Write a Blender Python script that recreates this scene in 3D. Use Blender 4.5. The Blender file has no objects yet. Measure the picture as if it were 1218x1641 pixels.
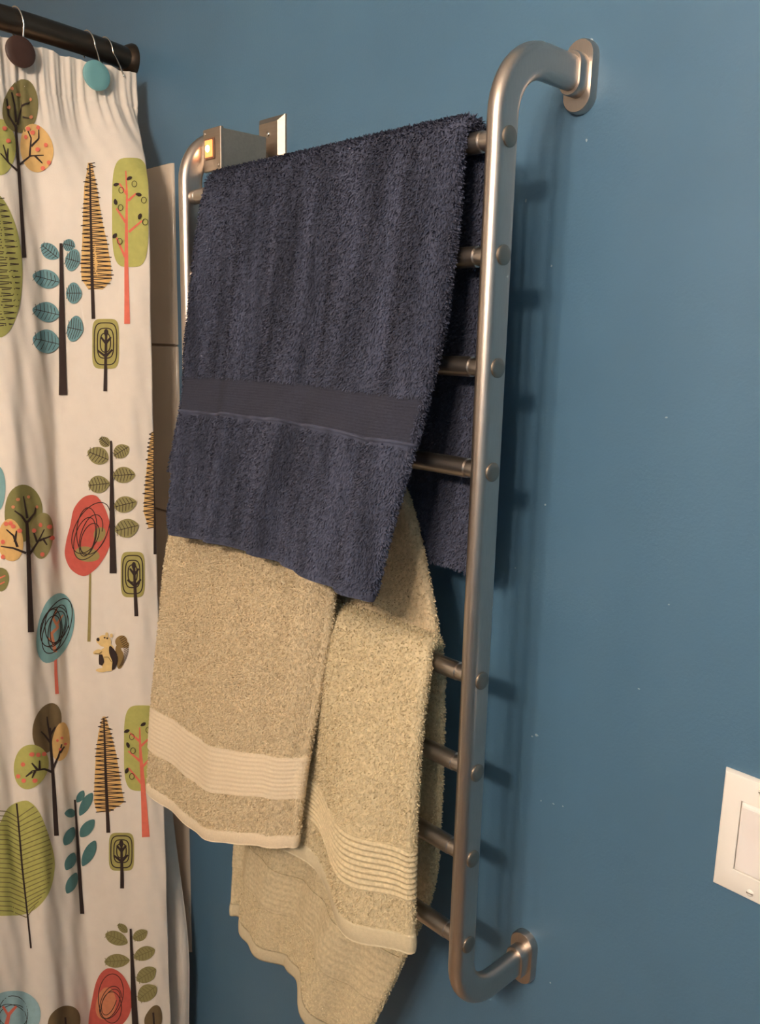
import bpy, math, random
import numpy as np
from mathutils import Vector, Matrix

random.seed(4)
rng = np.random.default_rng(7)
scene = bpy.context.scene
COL = scene.collection

# ------------------------------------------------------------------ camera
IW, IH = 1218, 1641
CAM = np.array([0.482, -0.7132, 1.33])
YAW, PITCH, ROLL, FPX = 0.7615, 0.1996, 0.0245, 1362.06
fw = np.array([-math.cos(YAW) * math.cos(PITCH), math.sin(YAW) * math.cos(PITCH), -math.sin(PITCH)])
rt = np.cross(fw, [0, 0, 1.0]); rt /= np.linalg.norm(rt)
up = np.cross(rt, fw)
cr, sr = math.cos(ROLL), math.sin(ROLL)
rt, up = cr * rt + sr * up, -sr * rt + cr * up
cd = bpy.data.cameras.new('camera')
cam = bpy.data.objects.new('camera', cd)
COL.objects.link(cam)
cd.sensor_fit = 'VERTICAL'
cd.sensor_height = 24.0
cd.lens = FPX * 24.0 / IH
cd.clip_start = 0.02
m = Matrix.Identity(4)
for i in range(3):
    m[i][0] = rt[i]; m[i][1] = up[i]; m[i][2] = -fw[i]; m[i][3] = CAM[i]
cam.matrix_world = m
scene.camera = cam

# ------------------------------------------------------------------ world / exposure
world = bpy.data.worlds.new('world')
scene.world = world
world.use_nodes = True
world.node_tree.nodes['Background'].inputs[0].default_value = (0.02, 0.02, 0.02, 1)
world.node_tree.nodes['Background'].inputs[1].default_value = 0.0
scene.view_settings.view_transform = 'Standard'
scene.view_settings.look = 'None'
scene.view_settings.gamma = 1.0
scene.view_settings.use_curve_mapping = False
scene.view_settings.exposure = 1.68
BULBS = [(0.24, -1.55, 1.80), (0.42, -1.55, 1.80), (0.60, -1.55, 1.80)]
BULB_STRENGTH = 71.0
BULB_COLOR = (1.0, 0.785, 0.615)


# ------------------------------------------------------------------ helpers
def ray_at(u, v, axis, val):
    """photo measurement -> point in the room on the plane axis=val (metres)"""
    d = rt * ((u - IW / 2) / FPX) - up * ((v - IH / 2) / FPX) + fw
    return CAM + d * ((val - CAM[axis]) / d[axis])


def s2l(c):
    return tuple(((x / 255.0) / 12.92 if x / 255.0 <= 0.04045 else ((x / 255.0 + 0.055) / 1.055) ** 2.4) for x in c)


def mat(name, rgb, rough=0.5, metal=0.0, var=0.0, vscale=20.0, bump=0.0, bscale=200.0, sheen=0.0,
        coat=0.0, stretch=None, spec=0.5, emit=None, estr=0.0, detail=3.0, sheen_tint=None, rvar=0.0):
    mt = bpy.data.materials.new(name)
    mt.use_nodes = True
    nt = mt.node_tree
    b = nt.nodes['Principled BSDF']
    c = s2l(rgb)
    b.inputs['Base Color'].default_value = (*c, 1)
    b.inputs['Roughness'].default_value = rough
    b.inputs['Metallic'].default_value = metal
    b.inputs['Specular IOR Level'].default_value = spec
    if sheen:
        b.inputs['Sheen Weight'].default_value = sheen
        b.inputs['Sheen Roughness'].default_value = 0.45
        st = sheen_tint or rgb
        b.inputs['Sheen Tint'].default_value = (*s2l(st), 1)
    if coat:
        b.inputs['Coat Weight'].default_value = coat
        b.inputs['Coat Roughness'].default_value = 0.1
    if emit:
        b.inputs['Emission Color'].default_value = (*emit, 1)
        b.inputs['Emission Strength'].default_value = estr
    tc = nt.nodes.new('ShaderNodeTexCoord')
    mp = nt.nodes.new('ShaderNodeMapping')
    nt.links.new(tc.outputs['Object'], mp.inputs['Vector'])
    if stretch:
        mp.inputs['Scale'].default_value = stretch
    if var or rvar:
        n = nt.nodes.new('ShaderNodeTexNoise')
        n.inputs['Scale'].default_value = vscale
        n.inputs['Detail'].default_value = detail
        nt.links.new(mp.outputs['Vector'], n.inputs['Vector'])
        if var:
            r = nt.nodes.new('ShaderNodeValToRGB')
            r.color_ramp.elements[0].position = 0.3
            r.color_ramp.elements[1].position = 0.7
            r.color_ramp.elements[0].color = (*[max(0, x * (1 - var)) for x in c], 1)
            r.color_ramp.elements[1].color = (*[min(1, x * (1 + var)) for x in c], 1)
            nt.links.new(n.outputs['Fac'], r.inputs['Fac'])
            nt.links.new(r.outputs['Color'], b.inputs['Base Color'])
        if rvar:
            mr = nt.nodes.new('ShaderNodeMapRange')
            mr.inputs['To Min'].default_value = rough - rvar
            mr.inputs['To Max'].default_value = rough + rvar
            nt.links.new(n.outputs['Fac'], mr.inputs['Value'])
            nt.links.new(mr.outputs['Result'], b.inputs['Roughness'])
    if bump:
        n2 = nt.nodes.new('ShaderNodeTexNoise')
        n2.inputs['Scale'].default_value = bscale
        n2.inputs['Detail'].default_value = 3
        nt.links.new(mp.outputs['Vector'], n2.inputs['Vector'])
        bp = nt.nodes.new('ShaderNodeBump')
        bp.inputs['Strength'].default_value = bump
        bp.inputs['Distance'].default_value = 0.001
        nt.links.new(n2.outputs['Fac'], bp.inputs['Height'])
        nt.links.new(bp.outputs['Normal'], b.inputs['Normal'])
    return mt


M = {}
M['blue'] = mat('blue_wall_paint', (79, 115, 142), 0.42, var=0.05, vscale=5, bump=0.25, bscale=320)
M['door'] = mat('added_door_paint', (236, 230, 220), 0.4)  # white of the added door that the steel rails reflect
M['ceil'] = mat('ceiling_paint', (225, 220, 212), 0.7, bump=0.1)
M['floor'] = mat('floor_vinyl', (150, 128, 105), 0.4, var=0.1, vscale=8)
M['tile'] = mat('cream_glazed_tile', (216, 200, 180), 0.18, coat=0.3, var=0.02, vscale=30)
M['grout'] = mat('grout', (150, 132, 112), 0.9, var=0.1, vscale=90)
M['steel'] = mat('brushed_stainless', (200, 189, 179), 0.35, 1.0, var=0.05, vscale=60, stretch=(20, 20, 1), rvar=0.04,
                 bump=0.05, bscale=150)
M['steel_rung'] = mat('brushed_rung_steel', (200, 190, 180), 0.34, 1.0)
M['steel_flat'] = mat('satin_steel_sheet', (182, 168, 152), 0.48, 1.0, var=0.05, vscale=40, stretch=(1, 8, 8))
M['cap'] = mat('steel_plug', (160, 150, 138), 0.42, 1.0)
M['bronze'] = mat('dark_bronze_rod', (92, 78, 66), 0.36, 0.9, var=0.1, vscale=20)
M['wire'] = mat('chrome_wire', (225, 220, 210), 0.18, 1.0)
M['white_plastic'] = mat('white_plastic', (244, 240, 232), 0.32)
M['rocker'] = mat('rocker_plastic', (246, 240, 236), 0.28)
M['brown_disc'] = mat('brown_button', (66, 42, 32), 0.5, var=0.08, vscale=60)
M['teal_disc'] = mat('teal_button', (118, 172, 174), 0.45)
M['glow'] = mat('amber_switch_glow', (255, 150, 80), 0.3, emit=(1.0, 0.30, 0.08), estr=0.5)
M['glow_core'] = mat('switch_neon_core', (255, 230, 200), 0.3, emit=(1.0, 0.72, 0.42), estr=6.0)
M['bezel'] = mat('switch_bezel_plastic', (120, 84, 62), 0.4)
M['black'] = mat('black_plastic', (25, 22, 20), 0.4)
M['bulb'] = mat('bulb_glass', (255, 240, 220), 0.3, emit=BULB_COLOR, estr=BULB_STRENGTH)
M['chip'] = mat('bare_plaster_chip', (150, 168, 180), 0.8)
M['curtain'] = mat('curtain_cotton', (226, 217, 205), 0.85, var=0.02, vscale=60, bump=0.18, bscale=900, sheen=0.1)
M['navy'] = mat('navy_terry', (70, 74, 91), 0.95, var=0.38, vscale=30, stretch=(1.6, 1.0, 0.16), sheen=0.35, sheen_tint=(150, 148, 168), detail=2, spec=0.1)
M['navy_band'] = mat('navy_woven_band', (52, 54, 66), 0.9, var=0.1, vscale=400, bump=0.5, bscale=700, spec=0.15)
M['tan'] = mat('sage_tan_terry', (206, 189, 157), 0.95, var=0.15, vscale=260, sheen=0.12, detail=2, spec=0.1)
M['tan_band'] = mat('tan_woven_band', (216, 200, 172), 0.9, var=0.05, vscale=400, bump=0.3, bscale=900, spec=0.15)
M['olive_hem'] = mat('olive_tan_hem', (200, 187, 156), 0.9, var=0.05, vscale=300, bump=0.3, bscale=900, spec=0.15)
M['olive'] = mat('olive_tan_terry', (203, 188, 154), 0.95, var=0.15, vscale=260, sheen=0.12, detail=2, spec=0.1)


def link(name, me, material=None, parent=None, smooth=True):
    o = bpy.data.objects.new(name, me)
    COL.objects.link(o)
    if material is not None:
        for mt in (material if isinstance(material, (list, tuple)) else [material]):
            me.materials.append(mt)
    if parent is not None:
        o.parent = parent
        o.matrix_parent_inverse = parent.matrix_world.inverted() if parent.type == 'EMPTY' and False else Matrix.Identity(4)
        if parent.location.length > 0 and parent.parent is None:
            o.matrix_parent_inverse = Matrix.Translation(-parent.location)
    if smooth:
        me.polygons.foreach_set('use_smooth', [True] * len(me.polygons))
    return o


def pymesh(name, verts, faces):
    me = bpy.data.meshes.new(name)
    me.from_pydata([tuple(map(float, v)) for v in verts], [], faces)
    me.update()
    return me


def empty(name, loc, label, cat, group=None):
    o = bpy.data.objects.new(name, None)
    COL.objects.link(o)
    o.location = loc
    o.empty_display_size = 0.05
    return tag(o, label, cat, group)


def tag(o, label, cat, group=None):
    o['label'] = label
    o['category'] = cat
    if group:
        o['group'] = group
    return o


def struct(o, label):
    o['kind'] = 'structure'
    o['label'] = label
    o['category'] = o.name.split('_')[0]
    return o


class MB:
    def __init__(s):
        s.v = []; s.f = []; s.mi = []

    def add(s, verts, faces, mi=0):
        n = len(s.v)
        s.v.extend([tuple(map(float, p)) for p in verts])
        s.f.extend([tuple(i + n for i in f) for f in faces])
        s.mi.extend([mi] * len(faces))

    def box(s, a, b, bev=0.0, mi=0):
        (x0, y0, z0), (x1, y1, z1) = a, b
        if bev <= 0:
            vs = [(x, y, z) for x in (x0, x1) for y in (y0, y1) for z in (z0, z1)]
            s.add(vs, [(0, 1, 3, 2), (4, 6, 7, 5), (0, 4, 5, 1), (2, 3, 7, 6), (0, 2, 6, 4), (1, 5, 7, 3)], mi)
            return
        import bmesh
        bm = bmesh.new()
        bmesh.ops.create_cube(bm, size=1)
        for v in bm.verts:
            v.co = Vector(((x0 + x1) / 2 + v.co.x * (x1 - x0), (y0 + y1) / 2 + v.co.y * (y1 - y0), (z0 + z1) / 2 + v.co.z * (z1 - z0)))
        bmesh.ops.bevel(bm, geom=bm.edges[:], offset=bev, segments=3, affect='EDGES', profile=0.5)
        bm.verts.index_update()
        s.add([v.co for v in bm.verts], [tuple(v.index for v in f.verts) for f in bm.faces], mi)
        bm.free()

    def lathe(s, prof, origin, axis, n=24, mi=0):
        """prof: (radius, distance along axis)"""
        a = Vector(axis).normalized()
        e1 = a.orthogonal().normalized(); e2 = a.cross(e1)
        vs = []
        for r, h in prof:
            for k in range(n):
                t = 2 * math.pi * k / n
                vs.append(Vector(origin) + a * h + (e1 * math.cos(t) + e2 * math.sin(t)) * r)
        fs = []
        for i in range(len(prof) - 1):
            for k in range(n):
                fs.append((i * n + k, i * n + (k + 1) % n, (i + 1) * n + (k + 1) % n, (i + 1) * n + k))
        fs.append(tuple(range(n - 1, -1, -1)))
        fs.append(tuple(range((len(prof) - 1) * n, len(prof) * n)))
        s.add(vs, fs, mi)

    def sweep(s, path, section, frame, mi=0, closed=False):
        """path pts; section list (a,b); frame(i)->(e1,e2)"""
        n = len(section); vs = []; fs = []
        for i, p in enumerate(path):
            e1, e2 = frame(i)
            for a, b in section:
                vs.append(np.array(p) + np.array(e1) * a + np.array(e2) * b)
        L = len(path)
        for i in range(L if closed else L - 1):
            j = (i + 1) % L
            for k in range(n):
                fs.append((i * n + k, i * n + (k + 1) % n, j * n + (k + 1) % n, j * n + k))
        if not closed:
            fs.append(tuple(range(n - 1, -1, -1)))
            fs.append(tuple(range((L - 1) * n, L * n)))
        s.add(vs, fs, mi)

    def tube(s, path, r, n=10, mi=0, closed=False):
        P = [np.array(p, float) for p in path]
        L = len(P)
        sec = [(r * math.cos(2 * math.pi * k / n), r * math.sin(2 * math.pi * k / n)) for k in range(n)]
        t0 = P[1] - P[0]
        ref = np.array([0, 0, 1.0]) if abs(t0[2]) < 0.9 * np.linalg.norm(t0) else np.array([1.0, 0, 0])
        fr = []
        for i in range(L):
            t = P[min(i + 1, L - 1)] - P[max(i - 1, 0)] if not closed else P[(i + 1) % L] - P[(i - 1) % L]
            t /= np.linalg.norm(t)
            e1 = ref - t * np.dot(ref, t); e1 /= np.linalg.norm(e1); ref = e1
            fr.append((e1, np.cross(t, e1)))
        s.sweep(P, sec, lambda i: fr[i], mi, closed)

    def build(s, name, material, parent=None, smooth=True, auto=None):
        me = pymesh(name, s.v, s.f)
        o = link(name, me, material, parent, smooth)
        me.polygons.foreach_set('material_index', s.mi)
        if auto:
            me.set_sharp_from_angle(angle=math.radians(auto))
        return o


# ------------------------------------------------------------------ room shell
FZ, CZ = -0.20, 2.25
X0, X1, Y0 = -1.62, 1.35, -1.66
b = MB(); b.box((X0 - .1, 0, FZ), (X1 + .1, 0.1, CZ)); wall_back = struct(b.build('wall_back', M['blue'], smooth=False), 'blue painted wall behind the towel warmer')
b = MB(); b.box((X1, Y0, FZ), (X1 + .1, 0, CZ)); struct(b.build('wall_right', M['blue'], smooth=False), 'blue painted side wall')
b = MB(); b.box((X0 - .1, Y0, FZ), (X0, 0, CZ)); struct(b.build('wall_left', M['tile'], smooth=False), 'cream wall at the end of the shower')
b = MB(); b.box((X0 - .1, Y0 - .1, FZ), (X1 + .1, Y0, CZ)); struct(b.build('wall_front', M['blue'], smooth=False), 'blue wall facing the towel warmer')
b = MB(); b.box((X0 - .1, Y0 - .1, FZ - .1), (X1 + .1, .1, FZ)); struct(b.build('floor', M['floor'], smooth=False), 'brown bathroom floor')
b = MB(); b.box((X0 - .1, Y0 - .1, CZ), (X1 + .1, .1, CZ + .1)); struct(b.build('ceiling', M['ceil'], smooth=False), 'white ceiling')

b = MB(); b.box((-0.62, Y0, FZ + 0.008), (0.12, Y0 + 0.03, FZ + 2.0), 0.003); d_ = struct(b.build('door_reflector', M['door'], auto=40), 'white panelled door added to the facing wall for reflections in the steel')  # unseen door, added to give the steel rails a white reflection
for x0_, x1_ in ((-0.54, -0.30), (-0.20, 0.04)):
    for z0_, z1_ in ((0.0, 0.75), (0.90, 1.62)):
        b = MB(); b.box((x0_, Y0 + 0.028, z0_), (x1_, Y0 + 0.038, z1_), 0.004); b.build('added_door_panel', M['door'], d_, auto=40)
b = MB(); b.lathe([(0.012, 0), (0.012, 0.03), (0.026, 0.04), (0.028, 0.055), (0.015, 0.066)], (0.06, Y0 + 0.03, 0.78), (0, 1, 0), 20); b.build('added_door_handle', M['steel_flat'], d_)

# tiles of the shower surround, set on the back wall
XT, TT, TP = -0.7402, 1.5886, 0.2753
b = MB(); b.box((X0, -0.0045, TT - 5 * TP), (XT - 0.003, 0.0, TT - 0.002))
b.build('grout_bed', M['grout'], wall_back, smooth=False)
TWD = 0.20


def tile_mesh(w, bull):
    q = MB()
    h = TP - 0.003
    # cross-section in x/y, bullnose on +x side
    sec = [(-w, 0.0), (-w, -0.0065), (-w + 0.0012, -0.008)]
    if bull:
        r = 0.0075
        for k in range(0, 7):
            t = math.pi / 2 * k / 6
            sec.append((-0.014 + 0.014 * math.sin(t), -0.008 + r - r * math.cos(t) if False else -0.0005 - r * math.cos(t)))
        sec.append((0.0, 0.0))
    else:
        sec += [(-0.0012, -0.008), (0, -0.0065), (0, 0)]
    z = [(-h / 2, 0.7), (-h / 2 + 0.0015, 1.0), (h / 2 - 0.0015, 1.0), (h / 2, 0.7)]
    vs = []; n = len(sec)
    for zz, f in z:
        for x, y in sec:
            vs.append((x, y * f if y < -0.001 else y, zz))
    fs = []
    for i in range(3):
        for k in range(n - 1):
            fs.append((i * n + k, i * n + k + 1, (i + 1) * n + k + 1, (i + 1) * n + k))
    fs.append(tuple(range(n))); fs.append(tuple(range(3 * n + n - 1, 3 * n - 1, -1)))
    q.add(vs, fs)
    me = pymesh('tile', q.v, q.f)
    me.materials.append(M['tile'])
    me.polygons.foreach_set('use_smooth', [True] * len(me.polygons))
    me.set_sharp_from_angle(angle=math.radians(35))
    return me


tm_edge, tm = tile_mesh(0.197, True), tile_mesh(0.197, False)
for c in range(4):
    for r in range(5):
        o = bpy.data.objects.new('tile', tm_edge if c == 0 else tm)
        COL.objects.link(o)
        o.parent = wall_back
        o.location = (XT - c * TWD, 0, TT - (r + 0.5) * TP)

# small chips in the wall paint
for (u, v, w, h) in [(948, 66, 5, 9), (932, 183, 4, 3), (843, 322, 1.5, 5), (940, 225, 2, 4), (884, 426, 2, 3), (874, 809, 2.4, 3), (1068, 669, 2.5, 3),
                     (860, 1178, 5, 4), (853, 1180, 3, 2.5), (867, 1283, 1.5, 3), (887, 1288, 3, 2), (902, 1292, 2, 2), (882, 1575, 2, 3), (1072, 969, 2, 2), (826, 910, 1.5, 3), (1024, 1104, 2.4, 2)]:
    p = ray_at(u, v, 1, 0.0)
    q = MB(); n = 7
    ring = []
    for k in range(n):
        t = 2 * math.pi * k / n
        f = random.uniform(.7, 1.2)
        ring.append((p[0] + w * .5e-3 * 1.0 * f * math.cos(t), -0.0003, p[2] + h * .5e-3 * .7 * f * math.sin(t)))
    q.add(ring + [(x, 0.0, z) for x, _, z in ring], [tuple(range(n))] + [(k, (k + 1) % n, n + (k + 1) % n, n + k) for k in range(n)])
    q.build('paint_chip', M['chip'], wall_back, smooth=False)

# ------------------------------------------------------------------ vanity lamp on the facing wall
vl = empty('vanity_lamp', (0.42, Y0, 1.755), 'wall lamp with three round glowing bulbs on steel plate', 'lamp')
b = MB(); b.box((0.14, Y0, 1.755), (0.70, Y0 + 0.03, 1.845), 0.006); b.build('backplate', M['steel_flat'], vl, auto=40)
for x, y, z in BULBS:
    b = MB(); b.lathe([(0.022, 0), (0.022, 0.03), (0.016, 0.034)], (x, Y0 + 0.028, z), (0, 1, 0), 20); b.build('socket', M['steel_flat'], vl, auto=40)
    prof = [(0.016, -0.054)] + [(0.056 * math.sin(t), -0.056 * math.cos(t)) for t in np.linspace(0.35, math.pi - 0.02, 16)]
    b = MB(); b.lathe(prof, (x, y, z), (0, 1, 0), 24); b.build('bulb', M['bulb'], vl)

# ------------------------------------------------------------------ towel warmer
RY = -0.1135            # depth of the rail and rung axis
XR, XL = -0.009, -0.508  # rail axes
ZR = [1.5, 1.4044, 1.3082, 1.2152, 1.0144, 0.9188, 0.8256, 0.7286]
ZTOP, ZBOT, BR = 1.571, 0.650, 0.053
RT, RD = 0.018, 0.031
warmer = empty('towel_warmer', (-0.2585, 0, 0.62), 'brushed steel wall-mounted towel warmer with eight rungs', 'towel warmer')


def oval_section(t, d, n=10, p=2.6):
    # rounded bar: flat cheeks, full round nose
    pts = []
    r = t / 2 * 0.98
    for cx, cy, a0 in ((t / 2 - r, d / 2 - r, 0), (-(t / 2 - r), d / 2 - r, 90), (-(t / 2 - r), -(d / 2 - r), 180), (t / 2 - r, -(d / 2 - r), 270)):
        for k in range(n):
            a = math.radians(a0 + 90 * k / (n - 1))
            pts.append((cx + r * math.cos(a), cy + r * math.sin(a)))
    return pts


def rail(x):
    path = []
    path.append((x, -0.012, ZTOP)); path.append((x, -0.03, ZTOP))
    for k in range(13):
        a = math.pi / 2 * k / 12
        path.append((x, RY + BR - BR * math.sin(a), ZTOP - BR + BR * math.cos(a)))
    zs = np.linspace(ZTOP - BR, ZBOT + BR, 24)[1:-1]
    for z in zs:
        path.append((x, RY, z))
    for k in range(13):
        a = math.pi / 2 * k / 12
        path.append((x, RY + BR - BR * math.cos(a), ZBOT + BR - BR * math.sin(a)))
    path.append((x, -0.03, ZBOT)); path.append((x, -0.012, ZBOT))
    sec = oval_section(RT, RD)
    P = [np.array(p) for p in path]

    def frame(i):
        t = P[min(i + 1, len(P) - 1)] - P[max(i - 1, 0)]
        t /= np.linalg.norm(t)
        e1 = np.array([1.0, 0, 0])
        return e1, np.cross(t, e1)
    q = MB(); q.sweep(P, sec, frame)
    o = q.build('side_rail', M['steel'], warmer, auto=50)
    for z in ((ZTOP, ZBOT) if x > -0.2 else (ZBOT,)):
        q = MB()
        # oval wall flange with a collar around the tube
        def stad(w, h, n=12):
            r = w / 2
            return [(r * math.cos(a), (h / 2 - r) * (1 if math.sin(a) >= 0 else -1) + r * math.sin(a)) for a in np.linspace(0, 2 * math.pi, 2 * n, endpoint=False)]
        rings = [(0.032, 0.064, 0.0), (0.032, 0.064, -0.0065), (0.0295, 0.0615, -0.009), (0.0235, 0.0385, -0.0092), (0.0235, 0.0385, -0.020), (0.022, 0.037, -0.0212), (0.017, 0.029, -0.0214)]
        vs = []; n = 24
        for w, h, y in rings:
            vs += [(x + a, y, z + bb) for a, bb in stad(w, h)]
        fs = [(i * n + k, i * n + (k + 1) % n, (i + 1) * n + (k + 1) % n, (i + 1) * n + k) for i in range(len(rings) - 1) for k in range(n)]
        fs.append(tuple(range((len(rings) - 1) * n, len(rings) * n)))
        q.add(vs, fs)
        q.build('wall_flange', M['steel'], o, auto=35)
    sgn = 1 if x > -0.2 else -1
    for z in ZR:
        q = MB(); q.lathe([(0.0088, -0.002), (0.0088, 0.0012), (0.0078, 0.0022), (0.004, 0.0026)], (x + sgn * RT / 2, RY - 0.001, z), (sgn, 0, 0), 20)
        q.build('end_cap', M['cap'], o, auto=40)
    return o


rail(XR); rail(XL)
RR = 0.0092
for z in ZR:
    xa, xb = XL + RT / 2 - 0.003, XR - RT / 2 + 0.003
    prof = [(RR * .93, 0), (RR * .93, 0.012), (RR * .86, 0.0125), (RR * .86, 0.0135), (RR, 0.0145), (RR, (xb - xa) / 2)]
    prof = prof + [(r, (xb - xa) - h) for r, h in reversed(prof[:-1])]
    q = MB(); q.lathe(prof, (xa, RY, z), (1, 0, 0), 20)
    q.build('rung', M['steel_rung'], warmer, auto=30)

# switch box and wall cover plate at the top of the far rail
BX0, BX1, BY, BZ0, BZ1 = -0.4985, -0.4620, -0.094, 1.5325, 1.5800
q = MB(); q.box((BX0, BY, BZ0), (BX1, -0.0290, BZ1), 0.0015); q.box((BX0 + 0.0005, -0.030, BZ0 + 0.008), (BX0 + 0.012, -0.009, BZ1 - 0.012))
sb = q.build('switch_box', M['steel_flat'], warmer, auto=40)
q = MB(); q.box((BX0 - 0.0015, BY - 0.0050, BZ0 - 0.0015), (BX1 + 0.0015, BY, BZ1 + 0.0015), 0.0012); q.build('box_cover', M['steel_flat'], sb, auto=40)
bx, bz = BX0 + 0.0150, (BZ0 + BZ1) / 2 + 0.001
q = MB(); q.box((bx - 0.0100, BY - 0.0068, bz - 0.0125), (bx + 0.0105, BY - 0.0048, bz + 0.0125), 0.0008); q.build('switch_bezel', M['bezel'], sb, auto=40)
q = MB(); q.box((bx - 0.0078, BY - 0.0084, bz - 0.0100), (bx + 0.0080, BY - 0.0066, bz + 0.0100), 0.0008); q.build('lit_rocker', M['glow'], sb, auto=40)
q = MB(); q.lathe([(0.0042, 0), (0.0036, 0.0010), (0.0016, 0.0016)], (bx - 0.001, BY - 0.0083, bz), (0, -1, 0), 16); q.build('neon_indicator', M['glow_core'], sb)
for x, z in ((BX0 + 0.0035, BZ1 - 0.004), (BX1 - 0.0035, BZ0 + 0.004)):
    q = MB(); q.lathe([(0.0022, 0), (0.0018, 0.001), (0.0006, 0.0012)], (x, BY - 0.005, z), (0, -1, 0), 12); q.build('screw', M['steel'], sb)
q = MB()
px0, px1, pz0, pz1 = -0.5135, -0.4575, 1.490, 1.612
vs = []
for i, y in ((0.0, 0.0), (0.0, -0.003), (0.008, -0.0095)):
    vs += [(px0 + i, y, pz0 + i), (px1 - i, y, pz0 + i), (px1 - i, y, pz1 - i), (px0 + i, y, pz1 - i)]
fs = [(i * 4 + k, i * 4 + (k + 1) % 4, (i + 1) * 4 + (k + 1) % 4, (i + 1) * 4 + k) for i in range(2) for k in range(4)] + [(8, 9, 10, 11)]
q.add(vs, fs)
cp = q.build('cover_plate', M['steel_flat'], warmer, smooth=False)
q = MB(); q.lathe([(0.0038, -0.001), (0.0036, 0.001), (0.0015, 0.002)], (-0.4855, -0.0095, 1.590), (0, -1, 0), 16); q.build('screw', M['wire'], cp)

# ------------------------------------------------------------------ light switch
SX, SZ = 0.1919, 0.8493
sw = empty('light_switch', (SX + .035, 0, SZ), 'white rocker light switch with screwed wall plate', 'light switch')


def plate_with_hole():
    q = MB()
    cx, cz = SX + 0.035, SZ + 0.057
    outer = [(0.035, 0.057, 0.0), (0.035, 0.057, -0.0015), (0.0335, 0.0555, -0.0048), (0.0315, 0.0535, -0.0058)]
    inner = [(0.0174, 0.0341, -0.0062), (0.0168, 0.0335, -0.0058), (0.0168, 0.0335, -0.001)]
    rings = outer + inner
    vs = []
    for w, h, y in rings:
        vs += [(cx - w, y, cz - h), (cx + w, y, cz - h), (cx + w, y, cz + h), (cx - w, y, cz + h)]
    fs = [(i * 4 + k, i * 4 + (k + 1) % 4, (i + 1) * 4 + (k + 1) % 4, (i + 1) * 4 + k) for i in range(len(rings) - 1) for k in range(4)]
    q.add(vs, fs)
    return q


plate_with_hole().build('wall_plate', M['white_plastic'], sw, auto=30)
cx, cz = SX + 0.035, SZ + 0.057
q = MB(); q.box((cx - 0.0162, -0.0055, cz - 0.0329), (cx + 0.0162, -0.0008, cz + 0.0329), 0.0008); fr = q.build('rocker_frame', M['rocker'], sw, auto=30)
q = MB()
w, h = 0.0138, 0.0300
vs = [(cx + sx * w, y, cz + z) for z, y in ((-h, -0.0060), (0, -0.0068), (h, -0.0098), (h + 0.0004, -0.004), (-h - 0.0004, -0.004)) for sx in (-1, 1)]
fs = [(0, 1, 3, 2), (2, 3, 5, 4), (4, 5, 7, 6), (8, 9, 1, 0), (6, 7, 9, 8), (0, 2, 4, 6, 8), (9, 7, 5, 3, 1)]
q.add(vs, fs); q.build('rocker', M['rocker'], sw, smooth=False)
for z in (-0.0484, 0.0484):
    q = MB(); q.lathe([(0.0034, -0.001), (0.0033, 0.0006), (0.0018, 0.0014)], (cx, -0.0058, cz + z), (0, -1, 0), 16)
    s_ = q.build('screw', M['white_plastic'], sw)
    q = MB(); q.box((cx - 0.0028, -0.0074, cz + z - 0.0004), (cx + 0.0028, -0.0068, cz + z + 0.0004)); q.build('slot', M['cap'], s_, smooth=False)


# ------------------------------------------------------------------ towels
def catmull(rows, n):
    """rows: list of arrays -> n samples, spaced by length of the mean"""
    R = np.array(rows, float)
    ext = np.concatenate([[2 * R[0] - R[1]], R, [2 * R[-1] - R[-2]]])
    out = []
    for i in range(len(R) - 1):
        p0, p1, p2, p3 = ext[i], ext[i + 1], ext[i + 2], ext[i + 3]
        for t in np.linspace(0, 1, 24, endpoint=(i == len(R) - 2)):
            out.append(0.5 * (2 * p1 + (p2 - p0) * t + (2 * p0 - 5 * p1 + 4 * p2 - p3) * t * t + (3 * p1 - p0 - 3 * p2 + p3) * t ** 3))
    D = np.array(out)
    mid = D.mean(axis=1)
    s = np.concatenate([[0], np.cumsum(np.linalg.norm(np.diff(mid, axis=0), axis=1))])
    tt = np.linspace(0, s[-1], n)
    flat = D.reshape(len(D), -1)
    res = np.stack([np.interp(tt, s, flat[:, k]) for k in range(flat.shape[1])], 1).reshape(n, *D.shape[1:])
    return res, tt


def drape(front, back, zr, clear, n_len=150, n_wid=90):
    """front/back: rows (xL, xR, y, z) from rung down; returns grid P[n_len,n_wid,3], metres from front hem, index"""
    rows = []
    for xl, xr, y, z in reversed(front):
        rows.append([(xl, y, z), (xr, y, z)])
    fx, bx = front[0], back[0]
    rad = RR + clear
    for k in range(7):
        a = math.pi * k / 6
        f = k / 6
        xl = fx[0] * (1 - f) + bx[0] * f; xr = fx[1] * (1 - f) + bx[1] * f
        rows.append([(xl, RY - rad * math.cos(a), zr + rad * math.sin(a)), (xr, RY - rad * math.cos(a), zr + rad * math.sin(a))])
    for xl, xr, y, z in back:
        rows.append([(xl, y, z), (xr, y, z)])
    G, s = catmull(rows, n_len)
    u = np.linspace(0, 1, n_wid)[None, :, None]
    P = G[:, 0][:, None, :] * (1 - u) + G[:, 1][:, None, :] * u
    return P, s


def grid_normals(P):
    du = np.gradient(P, axis=1); ds = np.gradient(P, axis=0)
    N = np.cross(du, ds)
    N /= np.linalg.norm(N, axis=2, keepdims=True) + 1e-12
    return N


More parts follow.
